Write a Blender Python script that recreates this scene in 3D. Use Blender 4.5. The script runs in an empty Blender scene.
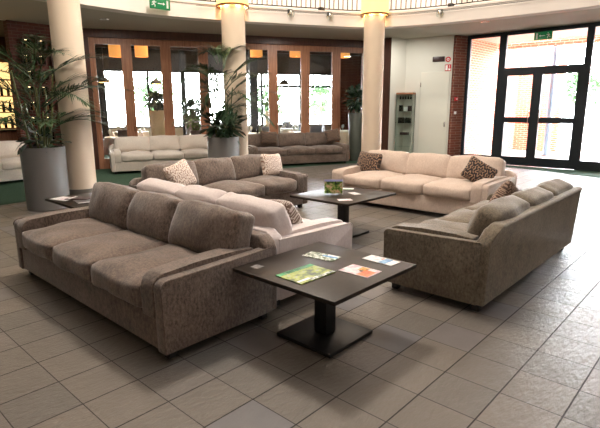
import bpy, bmesh, math, random
from mathutils import Vector, Matrix, noise
random.seed(7)
PI = math.pi
sc = bpy.context.scene
COL = sc.collection

# ------------------------------------------------------------------ camera
def setup_camera():
    f, pitch, roll, yaw, H = 484.403, 0.213946, -0.003972, 0.825641, 1.5842
    cp, sp, cr, sr = math.cos(pitch), math.sin(pitch), math.cos(roll), math.sin(roll)
    r = Vector((1, 0, 0)); u = Vector((0, sp, cp)); w = Vector((0, cp, -sp))
    r, u = cr*r + sr*u, -sr*r + cr*u
    M = Matrix(((math.cos(yaw), math.sin(yaw), 0), (-math.sin(yaw), math.cos(yaw), 0), (0, 0, 1)))
    R, U, B = M @ r, M @ u, -(M @ w)
    cam = bpy.data.cameras.new('camera'); co = bpy.data.objects.new('camera', cam); COL.objects.link(co)
    m = Matrix((R, U, B)).transposed().to_4x4(); m.translation = Vector((0, 0, H))
    co.matrix_world = m
    cam.sensor_width = 36; cam.lens = f/600*36; cam.clip_start = .05; cam.clip_end = 300
    sc.camera = co
setup_camera()

# ------------------------------------------------------------------ world, lights, exposure
w = bpy.data.worlds.new('world'); sc.world = w; w.use_nodes = True
bg = w.node_tree.nodes['Background']; bg.inputs[0].default_value = (.90, .96, 1, 1); bg.inputs[1].default_value = 62.0
def area(name, loc, size, power, color, rot=(0, 0, 0), shape='DISK'):
    l = bpy.data.lights.new(name, 'AREA'); l.shape = shape; l.size = size; l.energy = power; l.color = color
    o = bpy.data.objects.new(name, l); o.location = loc; o.rotation_euler = rot; COL.objects.link(o); return o
pl = bpy.data.lights.new('atrium_lamp', 'POINT'); pl.energy = 860; pl.color = (1, .90, .78); pl.shadow_soft_size = .32
po = bpy.data.objects.new('atrium_lamp', pl); po.location = (4.3, 4.6, 6.4); COL.objects.link(po)
area('gallery_lamp', (3.0, 1.0, 6.9), 5.0, 110, (.86, .92, 1))  # broad cool fill added overhead to tint the shadows; no fitting is modelled
area('window_daylight', (3.0, -4.6, 2.4), 5.0, 60, (.72, .86, 1), (-PI/2, 0, 0), 'SQUARE')  # added cool fill light behind the camera; the wall there has no window
for i_, (lx, ly, pw) in enumerate(((12.0, 5.05, 55), (12.2, 7.3, 34), (9.9, 9.3, 35), (5.6, 11.2, 35), (1.8, 10.6, 25))):  # lamps at the downlight fittings, plus added ones brightening the wall and facade
    area('soffit_downlight_lamp', (lx, ly, 3.57), .25, pw, (1, .95, .88))
for i_, (lx, ly) in enumerate(((5.0, 11.2), (9.2, 9.9), (12.4, 7.0), (12.6, 2.5))):  # unseen lights added to brighten the wall behind the railing
    gl = bpy.data.lights.new('gallery_ceiling_lamp', 'POINT'); gl.energy = 150; gl.color = (1, .90, .80); gl.shadow_soft_size = .25
    go = bpy.data.objects.new('gallery_ceiling_lamp', gl); go.location = (lx, ly, 6.2); COL.objects.link(go)
area('restaurant_lamp', (9.6, 14.2, 3.85), 4.0, 260, (1, .72, .45))
vs = sc.view_settings; vs.view_transform = 'Standard'; vs.look = 'None'; vs.exposure = 0.0; vs.gamma = 1.0
vs.use_curve_mapping = False
try:
    sc.cycles.max_bounces = 8; sc.cycles.transparent_max_bounces = 16; sc.cycles.sample_clamp_indirect = 6
    sc.cycles.use_denoising = True; sc.cycles.caustics_reflective = False; sc.cycles.caustics_refractive = False
except Exception: pass

# ------------------------------------------------------------------ material helpers
def srgb(r, g, b):
    def c(v):
        v /= 255
        return v/12.92 if v <= .04045 else ((v+.055)/1.055)**2.4
    return (c(r), c(g), c(b), 1)
class NT:
    def __init__(s, name):
        s.m = bpy.data.materials.new(name); s.m.use_nodes = True; s.t = s.m.node_tree; s.n = s.t.nodes
        s.p = s.n['Principled BSDF']; s.out = s.n['Material Output']
    def new(s, typ, **k):
        n = s.n.new(typ)
        for a, b in k.items(): setattr(n, a, b)
        return n
    def put(s, sock, v):
        if hasattr(v, 'is_linked') or hasattr(v, 'links'): s.t.links.new(v, sock)
        else: sock.default_value = v
    def math(s, op, a, b=None, c=None):
        n = s.new('ShaderNodeMath', operation=op); s.put(n.inputs[0], a)
        if b is not None: s.put(n.inputs[1], b)
        if c is not None: s.put(n.inputs[2], c)
        return n.outputs[0]
    def coord(s, kind='Object'):
        return s.new('ShaderNodeTexCoord').outputs[kind]
    def mapping(s, v, scale=(1, 1, 1), rot=(0, 0, 0), loc=(0, 0, 0)):
        n = s.new('ShaderNodeMapping'); s.put(n.inputs['Vector'], v)
        n.inputs['Scale'].default_value = scale; n.inputs['Rotation'].default_value = rot; n.inputs['Location'].default_value = loc
        return n.outputs[0]
    def noise(s, v, scale=5, detail=3, rough=.5):
        n = s.new('ShaderNodeTexNoise'); s.put(n.inputs['Vector'], v)
        n.inputs['Scale'].default_value = scale; n.inputs['Detail'].default_value = detail; n.inputs['Roughness'].default_value = rough
        return n.outputs[0]
    def mix(s, f, a, b):
        n = s.new('ShaderNodeMix', data_type='RGBA'); s.put(n.inputs[0], f); s.put(n.inputs[6], a); s.put(n.inputs[7], b)
        return n.outputs[2]
    def ramp(s, f, stops, interp='LINEAR'):
        n = s.new('ShaderNodeValToRGB'); s.put(n.inputs[0], f); cr = n.color_ramp; cr.interpolation = interp
        while len(cr.elements) < len(stops): cr.elements.new(.5)
        for e, (p, c) in zip(cr.elements, stops): e.position = p; e.color = c
        return n.outputs[0]
    def bump(s, h, strength=.3, dist=.01):
        n = s.new('ShaderNodeBump'); n.inputs['Strength'].default_value = strength; n.inputs['Distance'].default_value = dist
        s.put(n.inputs['Height'], h); s.t.links.new(n.outputs[0], s.p.inputs['Normal'])
def plain(name, col, rough=.6, metal=0, spec=.5, var=0, vscale=6, bump=0, bscale=80, emit=0, ecol=None):
    t = NT(name); p = t.p
    p.inputs['Roughness'].default_value = rough; p.inputs['Metallic'].default_value = metal
    p.inputs['Specular IOR Level'].default_value = spec
    if var:
        c = t.coord(); nz = t.noise(c, vscale, 4)
        d = tuple(x*(1-var) for x in col[:3])+(1,); l = tuple(min(1, x*(1+var)) for x in col[:3])+(1,)
        t.put(p.inputs['Base Color'], t.ramp(nz, [(.3, d), (.7, l)]))
    else: p.inputs['Base Color'].default_value = col
    if bump: t.bump(t.noise(t.coord(), bscale, 3), bump, .004)
    if emit:
        p.inputs['Emission Color'].default_value = ecol or col; p.inputs['Emission Strength'].default_value = emit
    return t.m
def fabric(name, col, dark, spec=.2, sheen=.45):
    t = NT(name); p = t.p; c = t.coord()
    big = t.noise(c, 5, 3); mid = t.noise(t.mapping(c, (1, 1, .6)), 55, 4, .7); fine = t.noise(c, 170, 2)
    f = t.math('ADD', t.math('MULTIPLY', big, .22), t.math('MULTIPLY', mid, .55)); f = t.math('ADD', f, t.math('MULTIPLY', fine, .23))
    t.put(p.inputs['Base Color'], t.ramp(f, [(.38, dark), (.62, col)]))
    p.inputs['Roughness'].default_value = .85; p.inputs['Specular IOR Level'].default_value = spec
    p.inputs['Sheen Weight'].default_value = sheen; p.inputs['Sheen Roughness'].default_value = .45
    t.bump(t.math('ADD', mid, t.math('MULTIPLY', fine, .7)), .35, .006)
    return t.m
def damask(name, ground, figure, cell=.2):
    t = NT(name); p = t.p; c = t.coord()
    sx = t.new('ShaderNodeSeparateXYZ'); t.put(sx.inputs[0], c)
    def cellv(o, off, k): return t.math('SUBTRACT', t.math('FRACT', t.math('ADD', t.math('DIVIDE', o, k), off)), .5)
    def motif(off):
        x = cellv(sx.outputs[0], off, cell); z = cellv(sx.outputs[2], off, cell*1.25)
        r = t.math('SQRT', t.math('ADD', t.math('MULTIPLY', x, x), t.math('MULTIPLY', z, z)))
        a = t.math('ARCTAN2', z, x)
        petals = t.math('MULTIPLY', t.math('COSINE', t.math('MULTIPLY', a, 6)), 2.0)
        return t.math('COSINE', t.math('ADD', t.math('MULTIPLY', r, 30), petals)), r
    a, ra = motif(0.5); b, rb = motif(0.0)
    sel = t.math('LESS_THAN', ra, rb)
    v = t.math('ADD', t.math('MULTIPLY', a, sel), t.math('MULTIPLY', b, t.math('SUBTRACT', 1, sel)))
    v = t.math('ADD', v, t.math('MULTIPLY', t.math('SUBTRACT', t.noise(c, 60, 2), .5), .7))
    f = t.ramp(v, [(.42, (0, 0, 0, 1)), (.52, (1, 1, 1, 1))])
    t.put(p.inputs['Base Color'], t.mix(f, ground, figure))
    p.inputs['Roughness'].default_value = .8; p.inputs['Sheen Weight'].default_value = .15
    t.bump(t.noise(c, 200, 2), .2, .003)
    return t.m
def glassm(name, tint=(1, 1, 1, 1), refl=1.0):
    t = NT(name); t.n.remove(t.p)
    tr = t.new('ShaderNodeBsdfTransparent'); tr.inputs[0].default_value = tint
    gl = t.new('ShaderNodeBsdfGlossy'); gl.inputs['Roughness'].default_value = .02
    fr = t.new('ShaderNodeFresnel'); fr.inputs[0].default_value = 1.5
    mx = t.new('ShaderNodeMixShader')
    t.put(mx.inputs[0], t.math('MULTIPLY', fr.outputs[0], refl)); t.t.links.new(tr.outputs[0], mx.inputs[1]); t.t.links.new(gl.outputs[0], mx.inputs[2])
    t.t.links.new(mx.outputs[0], t.out.inputs[0]); return t.m
def brick(name, c1, c2, mortar, scale=1.0, axis='xz'):
    t = NT(name); c = t.coord(); s = t.new('ShaderNodeSeparateXYZ'); t.put(s.inputs[0], c)
    cb = t.new('ShaderNodeCombineXYZ')
    t.put(cb.inputs[0], t.math('ADD', s.outputs[0], s.outputs[1])); t.put(cb.inputs[1], s.outputs[2])
    b = t.new('ShaderNodeTexBrick'); t.put(b.inputs['Vector'], cb.outputs[0])
    b.inputs['Color1'].default_value = c1; b.inputs['Color2'].default_value = c2; b.inputs['Mortar'].default_value = mortar
    b.inputs['Scale'].default_value = scale; b.inputs['Mortar Size'].default_value = .006; b.inputs['Brick Width'].default_value = .25; b.inputs['Row Height'].default_value = .075
    t.put(t.p.inputs['Base Color'], b.outputs[0]); t.p.inputs['Roughness'].default_value = .85
    t.bump(b.outputs[1], -.4, .01); return t.m
def wood(name, c1, c2, rough=.45, rot=(0, 0, 0)):
    t = NT(name); c = t.mapping(t.coord(), (14, 14, .9), rot)
    n = t.noise(c, 2.2, 5, .6)
    t.put(t.p.inputs['Base Color'], t.ramp(n, [(.3, c1), (.7, c2)])); t.p.inputs['Roughness'].default_value = rough
    t.bump(n, .1, .003); return t.m
def tilemat():
    t = NT('slate_tile'); c = t.coord(); s = t.new('ShaderNodeSeparateXYZ'); t.put(s.inputs[0], c)
    T = .33
    u = t.math('DIVIDE', t.math('SUBTRACT', s.outputs[0], 2.26), T); v = t.math('DIVIDE', t.math('SUBTRACT', s.outputs[1], 1.51), T)
    fu, fv = t.math('FRACT', u), t.math('FRACT', v)
    du = t.math('MINIMUM', fu, t.math('SUBTRACT', 1, fu)); dv = t.math('MINIMUM', fv, t.math('SUBTRACT', 1, fv))
    gu = t.math('LESS_THAN', du, .0085); gv = t.math('LESS_THAN', dv, .0135)
    g = t.math('MAXIMUM', gu, gv)
    cb = t.new('ShaderNodeCombineXYZ'); t.put(cb.inputs[0], t.math('FLOOR', u)); t.put(cb.inputs[1], t.math('FLOOR', v))
    wn = t.new('ShaderNodeTexWhiteNoise', noise_dimensions='2D'); t.put(wn.inputs['Vector'], cb.outputs[0])
    rnd = wn.outputs['Value']
    base = t.ramp(rnd, [(0, srgb(95, 91, 85)), (.3, srgb(104, 98, 90)), (.75, srgb(111, 103, 93)), (.93, srgb(108, 103, 101)), (1, srgb(101, 101, 105))])
    # slate ripples, running a different way on each tile
    off = t.new('ShaderNodeVectorMath', operation='MULTIPLY_ADD'); t.put(off.inputs[0], wn.outputs['Color']); off.inputs[1].default_value = (7, 7, 7); t.put(off.inputs[2], c)
    rip = t.noise(t.mapping(off.outputs[0], (1, 2.4, 1), (0, 0, .5)), 16, 5, .6)
    blot = t.noise(off.outputs[0], 5, 4)
    col = t.mix(t.math('MULTIPLY', blot, .35), base, srgb(92, 82, 73))
    col = t.mix(t.math('MULTIPLY', t.math('GREATER_THAN', rip, .60), .10), col, srgb(95, 85, 78))
    col = t.mix(g, col, srgb(40, 34, 30))
    t.put(t.p.inputs['Base Color'], col)
    smooth = t.math('GREATER_THAN', rnd, .90)
    ro = t.math('ADD', .36, t.math('MULTIPLY', blot, .22)); ro = t.math('ADD', ro, t.math('MULTIPLY', g, .3))
    t.put(t.p.inputs['Roughness'], ro); t.p.inputs['Specular IOR Level'].default_value = .5
    h = t.math('MULTIPLY', rip, t.math('SUBTRACT', 1, t.math('MULTIPLY', smooth, .8)))
    h = t.math('SUBTRACT', h, t.math('MULTIPLY', g, .9))
    t.bump(h, .60, .014); return t.m

M = {}
M['tile'] = tilemat()
M['carpet'] = plain('green_carpet', srgb(62, 84, 68), .95, var=.2, vscale=40, bump=.4, bscale=300, spec=.1)
M['white'] = plain('white_plaster', srgb(242, 235, 228), .8, var=.03, vscale=1.5)
M['wallwhite'] = plain('offwhite_wall_paint', srgb(216, 214, 202), .75, var=.02, vscale=1.2)
M['doorwhite'] = plain('white_door_paint', srgb(222, 220, 206), .5)
M['column'] = plain('cream_column_paint', srgb(222, 204, 182), .75, var=.03, vscale=2)
M['soffit'] = plain('soffit_paint', srgb(196, 190, 176), .85)
M['band'] = plain('grey_column_base', srgb(104, 100, 94), .6)
M['planter'] = plain('grey_planter_metal', srgb(116, 114, 112), .5, metal=0.0, var=.03, vscale=3)
M['planter_dark'] = plain('dark_green_planter_resin', srgb(62, 66, 56), .5)
M['planter_cream'] = plain('cream_planter_resin', srgb(205, 196, 172), .6)
M['taupe'] = fabric('taupe_chenille', srgb(134, 116, 104), srgb(64, 54, 48))
M['taupe_l'] = fabric('light_taupe_chenille', srgb(132, 117, 107), srgb(74, 64, 58))
M['taupe_g'] = fabric('grey_taupe_chenille', srgb(130, 118, 100), srgb(78, 69, 59))
M['cream'] = fabric('cream_linen', srgb(212, 194, 180), srgb(190, 170, 156))
M['cream_w'] = fabric('pale_cream_linen', srgb(220, 207, 203), srgb(200, 186, 182))
M['cream_g'] = fabric('beige_linen', srgb(222, 212, 200), srgb(204, 192, 180))
M['foot'] = plain('black_sofa_foot', srgb(26, 22, 20), .4)
M['black'] = plain('black_laminate', srgb(38, 31, 26), .40, var=.15, vscale=30, spec=.22)
M['blackmetal'] = plain('black_metal', srgb(24, 23, 23), .45, metal=.3)
M['dframe'] = plain('anthracite_aluminium', srgb(20, 27, 32), .5, metal=.0, spec=.3)
M['rail'] = plain('black_railing_metal', srgb(30, 28, 28), .4)
M['wood'] = wood('red_brown_wood', srgb(140, 92, 66), srgb(182, 128, 94))
M['darkwood'] = wood('dark_brown_wood', srgb(62, 36, 26), srgb(90, 54, 38))
M['ceilwood'] = plain('dark_ceiling', srgb(60, 52, 44), .8)
M['glass'] = glassm('clear_glass', (1, 1, 1, 1), 1.0)
M['cabglass'] = glassm('greenish_glass', (.95, .985, .97, 1), .3)
M['brickdark'] = brick('dark_brick', srgb(96, 48, 36), srgb(78, 38, 30), srgb(104, 84, 72))
M['brick'] = brick('red_brick', srgb(180, 94, 66), srgb(166, 84, 58), srgb(222, 200, 184))
M['brickin'] = brick('brown_brick', srgb(122, 66, 48), srgb(104, 56, 42), srgb(140, 112, 94))
M['soil'] = plain('dark_soil', srgb(44, 34, 26), .95)
M['leaf'] = plain('palm_leaf', srgb(44, 70, 36), .5, var=.35, vscale=9)
M['leafd'] = plain('dark_green_leaf', srgb(34, 58, 34), .45, var=.35, vscale=9)
M['leafl'] = plain('bright_green_leaf', srgb(86, 128, 58), .5, var=.35, vscale=9)
M['stem'] = plain('green_cane', srgb(86, 92, 50), .5)
M['white_petal'] = plain('white_petal', srgb(235, 232, 225), .6)
M['lampshade'] = plain('yellow_lampshade', srgb(225, 150, 70), .8, emit=2.3, ecol=srgb(255, 200, 120))
M['drumshade'] = plain('amber_lampshade', srgb(205, 130, 60), .8, emit=.75, ecol=srgb(255, 178, 92))
M['lampglow'] = plain('lamp_inner_glow', srgb(255, 220, 150), .8, emit=16, ecol=srgb(255, 205, 120))
M['brass'] = plain('bronze_rim', srgb(120, 84, 50), .4, metal=.6)
M['cloth'] = plain('white_tablecloth', srgb(235, 232, 224), .8)
M['chaircover'] = plain('blue_grey_chair_cover', srgb(150, 158, 172), .85, var=.08)
M['chairtan'] = plain('tan_chair_fabric', srgb(176, 150, 118), .8)
M['green'] = plain('exit_green', srgb(0, 110, 62), .5, emit=.25, ecol=srgb(0, 130, 75))
M['signwhite'] = plain('sign_white', srgb(240, 240, 236), .5)
M['red'] = plain('sign_red', srgb(196, 30, 36), .5)
M['plate'] = plain('dark_plaque', srgb(58, 36, 34), .4)
M['chrome'] = plain('chrome', srgb(200, 200, 200), .2, metal=1)
M['bottle_dark'] = plain('dark_bottle_glass', srgb(22, 26, 20), .15)
M['bottle_clear'] = plain('pale_bottle_glass', srgb(200, 210, 205), .15)
M['pave'] = plain('pale_paving', srgb(196, 194, 188), .8, var=.06, vscale=1)
M['hedge'] = plain('garden_leaf', srgb(58, 88, 50), .8, var=.4, vscale=4)
M['warmshelf'] = plain('backlit_shelf_panel', srgb(255, 225, 165), .7, emit=1.6, ecol=srgb(255, 214, 140))

# ------------------------------------------------------------------ mesh helpers
def finish(name, bm, mat, parent=None, smooth=True, loc=None, rot=None):
    bmesh.ops.recalc_face_normals(bm, faces=bm.faces[:])
    me = bpy.data.meshes.new(name); bm.to_mesh(me); bm.free()
    if mat is not None: me.materials.append(mat)
    if smooth:
        me.polygons.foreach_set('use_smooth', [True]*len(me.polygons))
        try: me.set_sharp_from_angle(angle=math.radians(40))
        except Exception: pass
    o = bpy.data.objects.new(name, me); COL.objects.link(o)
    if parent is not None: o.parent = parent
    if loc is not None: o.location = loc
    if rot is not None: o.rotation_euler = rot
    return o
def thing(name, label, cat, loc=(0, 0, 0), rz=0, group=None):
    o = bpy.data.objects.new(name, None); COL.objects.link(o); o.empty_display_size = .1
    o.location = loc; o.rotation_euler = (0, 0, rz) if not isinstance(rz, tuple) else rz
    return tag(o, label, cat, group)
def tag(o, label, cat, group=None):
    o['label'] = label; o['category'] = cat
    if group: o['group'] = group
    return o
def struct(o): o['kind'] = 'structure'; return o
def dup(root, loc, rz, label, group=None):
    r = root.copy(); COL.objects.link(r); r.location = loc; r.rotation_euler = (0, 0, rz) if not isinstance(rz, tuple) else rz
    r['label'] = label
    if group: r['group'] = group
    for ch in list(root.children):
        c = ch.copy(); COL.objects.link(c); c.parent = r
        for g in list(ch.children):
            d = g.copy(); COL.objects.link(d); d.parent = c
    return r
def box(bm, x0, x1, y0, y1, z0, z1):
    v = [bm.verts.new(p) for p in ((x0, y0, z0), (x1, y0, z0), (x1, y1, z0), (x0, y1, z0), (x0, y0, z1), (x1, y0, z1), (x1, y1, z1), (x0, y1, z1))]
    for f in ((0, 3, 2, 1), (4, 5, 6, 7), (0, 1, 5, 4), (1, 2, 6, 5), (2, 3, 7, 6), (3, 0, 4, 7)): bm.faces.new([v[i] for i in f])
    return v
def bevel(bm, w, seg=2):
    bmesh.ops.bevel(bm, geom=bm.edges[:], offset=w, segments=seg, affect='EDGES', profile=.5, clamp_overlap=True)
    return bm
def bx(x0, x1, y0, y1, z0, z1, bv=0, seg=2):
    bm = bmesh.new(); box(bm, x0, x1, y0, y1, z0, z1)
    if bv: bevel(bm, bv, seg)
    return bm
def tube(bm, pts, rad, n=8, cap=True):
    pts = [Vector(p) for p in pts]; rings = []
    for i, p in enumerate(pts):
        d = (pts[min(i+1, len(pts)-1)] - pts[max(i-1, 0)]).normalized()
        a = d.orthogonal().normalized() if abs(d.z) > .95 or len(rings) == 0 else prev
        a = (a - d*a.dot(d)).normalized(); prev = a; b = d.cross(a)
        r = rad[i] if isinstance(rad, (list, tuple)) else rad
        rings.append([bm.verts.new(p + (a*math.cos(2*PI*k/n) + b*math.sin(2*PI*k/n))*r) for k in range(n)])
    for i in range(len(rings)-1):
        for k in range(n): bm.faces.new((rings[i][k], rings[i][(k+1) % n], rings[i+1][(k+1) % n], rings[i+1][k]))
    if cap: bm.faces.new(rings[0][::-1]); bm.faces.new(rings[-1])
    return bm
def lathe(bm, prof, n=32, c=(0, 0), closed_ends=True):
    rings = [[bm.verts.new((c[0]+r*math.cos(2*PI*k/n), c[1]+r*math.sin(2*PI*k/n), z)) for k in range(n)] for r, z in prof]
    for i in range(len(rings)-1):
        for k in range(n): bm.faces.new((rings[i][k], rings[i][(k+1) % n], rings[i+1][(k+1) % n], rings[i+1][k]))
    if closed_ends: bm.faces.new(rings[0][::-1]); bm.faces.new(rings[-1])
    return bm
def prism(bm, poly, axis, a, b):
    """polygon extruded from a to b along axis ('x','y','z'); poly is in the two other axes, in order"""
    def P(u, v, t): return {'x': (t, u, v), 'y': (u, t, v), 'z': (u, v, t)}[axis]
    lo = [bm.verts.new(P(u, v, a)) for u, v in poly]; hi = [bm.verts.new(P(u, v, b)) for u, v in poly]
    n = len(poly); bm.faces.new(lo); bm.faces.new(hi[::-1])
    for i in range(n): bm.faces.new((lo[i], lo[(i+1) % n], hi[(i+1) % n], hi[i]))
    return bm
def wallbm(p, q, z0, z1, th):
    """vertical slab from p to q (2D), thickness th to the left of p->q"""
    p = Vector(p); q = Vector(q); d = (q-p).normalized(); n = Vector((-d.y, d.x))*th
    bm = bmesh.new(); prism(bm, [tuple(p), tuple(q), tuple(q+n), tuple(p+n)], 'z', z0, z1); return bm
def pillow(hx, hy, hz, r, puff=(0, 0, 0), n=14, lump=.008, seed=0, pinch=0):
    """rounded, crowned cushion block centred on the origin"""
    bm = bmesh.new(); bmesh.ops.create_cube(bm, size=2)
    bmesh.ops.subdivide_edges(bm, edges=bm.edges[:], cuts=n-1, use_grid_fill=True)
    for v in bm.verts:
        q = v.co.copy()
        p = Vector((q.x*hx, q.y*hy, q.z*hz))
        inner = Vector((max(-hx+r, min(hx-r, p.x)), max(-hy+r, min(hy-r, p.y)), max(-hz+r, min(hz-r, p.z))))
        d = p-inner
        if d.length > 1e-6: p = inner + d.normalized()*min(r, max(abs(d.x), abs(d.y), abs(d.z)) if False else r)
        gx, gy, gz = 1-q.x**2, 1-q.y**2, 1-q.z**2
        p.x += puff[0]*q.x*gy*gz; p.y += puff[1]*q.y*gx*gz; p.z += puff[2]*q.z*gx*gy
        if pinch:
            k = 1 - pinch*(1-(1-abs(q.x)**3)*1.0)*(1-(1-abs(q.z)**3)*1.0)
            p.y *= k
        if lump:
            nz = noise.noise(Vector((p.x*5+seed*3.1, p.y*5, p.z*5)))
            p += (v.co.normalized())*nz*lump
        v.co = p
    return bm

# ------------------------------------------------------------------ structure
A = Vector((5.89, 12.85)); DD = Vector((.87774, -.47914)); NN = Vector((.47914, .87774))
FA = math.atan2(DD.y, DD.x)
def S(s, t, z=0): q = A + DD*s + NN*t; return Vector((q.x, q.y, z))
ZC, ZS = 7.2, 3.6

bm = bmesh.new(); box(bm, -5, 14.2, -5, 16, -.2, 0); struct(finish('floor', bm, M['tile'], smooth=False))
bm = bmesh.new(); prism(bm, [tuple(S(-1.3, .02))[:2], tuple(S(11.8, .02))[:2], tuple(S(11.8, 8.2))[:2], tuple(S(-1.3, 8.2))[:2]], 'z', -.15, .006)
struct(finish('floor', bm, M['carpet'], smooth=False))
def catmull(P, n=8, closed=False):
    out = []; N = len(P); rng = range(N) if closed else range(N-1)
    g = (lambda i: Vector(P[i % N])) if closed else (lambda i: Vector(P[max(0, min(N-1, i))]))
    for i in rng:
        a, b, c, d = g(i-1), g(i), g(i+1), g(i+2)
        for k in range(n):
            t = k/n
            out.append(.5*((2*b)+(-a+c)*t+(2*a-5*b+4*c-d)*t*t+(-a+3*b-3*c+d)*t**3))
    if not closed: out.append(Vector(P[-1]))
    return out
# carpet ring
inner = catmull([(-4.8, 8.6), (-2, 8.6), (0, 8.9), (2.49, 9.2), (5, 9.6), (7.5, 9.7), (9.9, 9.12), (11.9, 8.3), (13.2, 6.6), (13.6, 5), (13.3, 3.8), (12.76, 2.49), (12, 1), (11.6, -1), (11.5, -4.8)], 6)
outer_p = [(-4.8, 12.8), (5.7, 12.8), (5.87, 12.83), (12.75, 9.07), (12.75, 8.1), (13.25, 7.85), (13.58, 6.5), (14.0, 6.35), (14.0, -4.8)]

bm = bmesh.new(); box(bm, -60, 80, -60, 80, -.3, -.22); g = finish('ground', bm, M['pave'], smooth=False); struct(g)
bm = bmesh.new(); box(bm, 14.2, 26, -6, 8, -.2, -.01); struct(finish('floor', bm, M['pave'], smooth=False))

# outer shell polygon (counter-clockwise): used for soffit, upper walls, ceiling
OUT = [(-5, -5), (14.03, -5), (14.03, 6.35), (13.6, 6.5), (13.25, 7.9), (12.75, 8.1), (12.75, 9.1), (5.75, 12.93), (-5, 12.95)]
CEN = Vector((5.0, 3.0))
RING = [(4.21, 9.10), (4.83, 9.09), (5.48, 9.05), (6.21, 8.83), (6.87, 8.56), (7.56, 8.19), (8.8, 7.52), (9.62, 7.03), (10.12, 6.4), (10.42, 5.5), (10.57, 4.6), (10.67, 3.7), (10.71, 2.4), (10.5, .5), (9.5, -1.5), (7.5, -3), (5, -3.6), (2, -3.2), (0, -2), (-1.2, .5), (-1.2, 4), (0, 6.7), (1.5, 8.3), (2.9, 9.0)]
ringpts = catmull(RING, 10, True)
def hit(poly, ang):
    d = Vector((math.cos(ang), math.sin(ang))); best = None
    for i in range(len(poly)):
        p = Vector(poly[i]); q = Vector(poly[(i+1) % len(poly)]); e = q-p
        den = d.x*e.y - d.y*e.x
        if abs(den) < 1e-9: continue
        w_ = p-CEN; t = (w_.x*e.y - w_.y*e.x)/den; u = (w_.x*d.y - w_.y*d.x)/den
        if t > 0 and -1e-6 <= u <= 1+1e-6 and (best is None or t < best): best = t
    return best
angs = sorted(set([2*PI*k/160 for k in range(160)] + [math.atan2(y-CEN.y, x-CEN.x) % (2*PI) for x, y in OUT]))
rp = [tuple(p) for p in ringpts]
rin = [CEN + Vector((math.cos(a), math.sin(a)))*hit(rp, a) for a in angs]
rou = [CEN + Vector((math.cos(a), math.sin(a)))*hit(OUT, a) for a in angs]
def strip(bm, prof):
    """closed loft of per-angle profiles (list of (point2d,z)) """
    n = len(angs); R_ = [[bm.verts.new((p.x, p.y, z)) for p, z in prof(i)] for i in range(n)]
    m = len(R_[0])
    for i in range(n):
        for k in range(m):
            bm.faces.new((R_[i][k], R_[(i+1) % n][k], R_[(i+1) % n][(k+1) % m], R_[i][(k+1) % m]))
    return bm
def off(i, d):
    a = angs[i]; return rin[i] + Vector((math.cos(a), math.sin(a)))*d
bm = strip(bmesh.new(), lambda i: [(off(i, .30), ZS), (rou[i], ZS), (rou[i], 3.75), (off(i, .30), 3.70)]); struct(finish('ceiling', bm, M['soffit'], smooth=False))
bm = strip(bmesh.new(), lambda i: [(rin[i], 3.42), (off(i, .30), 3.42), (off(i, .30), 3.70), (rin[i], 3.70)]); struct(finish('trim_1', bm, M['white']))
bm = strip(bmesh.new(), lambda i: [(off(i, -.03), 3.70), (off(i, .34), 3.70), (off(i, .34), 3.735), (off(i, -.03), 3.735)]); struct(finish('trim_2', bm, M['white']))
bm = bmesh.new(); prism(bm, OUT, 'z', ZC, ZC+.15); struct(finish('ceiling', bm, M['white'], smooth=False))
for i in range(len(OUT)):
    p, q = OUT[i], OUT[(i+1) % len(OUT)]
    z0 = -.02 if i in (0, 8) else 3.6
    if i == 7: continue
    bm = wallbm(q, p, z0, ZC, .15); struct(finish(['wall_right', 'wall_entrance', 'wall_entrance', 'wall_white', 'wall_white', 'wall_white', 'wall_front', 'wall_left_front', 'wall_left'][i], bm, M['white'], smooth=False))
# left wall stretch between brick wall and far left, with the bar opening
struct(finish('wall_bar', wallbm((5.75, 12.95), (-5, 12.95), 3.6, ZC, -.15), M['white'], smooth=False))
struct(finish('wall_bar', wallbm((5.72, 12.93), (4.12, 12.93), 0, 3.6, -.25), M['brickdark'], smooth=False))
struct(finish('wall_bar', wallbm((2.2, 12.93), (-5, 12.93), 0, 3.6, -.25), M['wallwhite'], smooth=False))
# bar alcove behind the opening
struct(finish('wall_alcove', wallbm((5.3, 16), (1.2, 16), 0, 3.6, -.1), M['darkwood'], smooth=False))
struct(finish('wall_alcove', wallbm((1.2, 16), (1.2, 12.93), 0, 3.6, -.1), M['darkwood'], smooth=False))
struct(finish('wall_alcove', wallbm((5.3, 13.2), (5.3, 16), 0, 3.6, -.1), M['darkwood'], smooth=False))
bm = bmesh.new(); box(bm, 1.2, 5.3, 13.0, 16, 3.6, 3.7); struct(finish('ceiling', bm, M['ceilwood'], smooth=False))
# white wall with return, brick pier
for (p, q) in (((12.75, 8.1), (12.75, 9.12)),): struct(finish('trim_3', wallbm(p, q, 0, 3.6, -.15), M['darkwood'], smooth=False))
struct(finish('wall_white', wallbm((13.25, 7.9), (12.75, 8.1), 0, 3.6, -.15), M['wallwhite'], smooth=False))
struct(finish('wall_white', wallbm((13.58, 6.58), (13.25, 7.9), 0, 3.6, -.2), M['wallwhite'], smooth=False))
struct(finish('wall_brick', wallbm((14.1, 6.35), (13.6, 6.52), 0, 3.6, -.25), M['brickin'], smooth=False))

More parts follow.
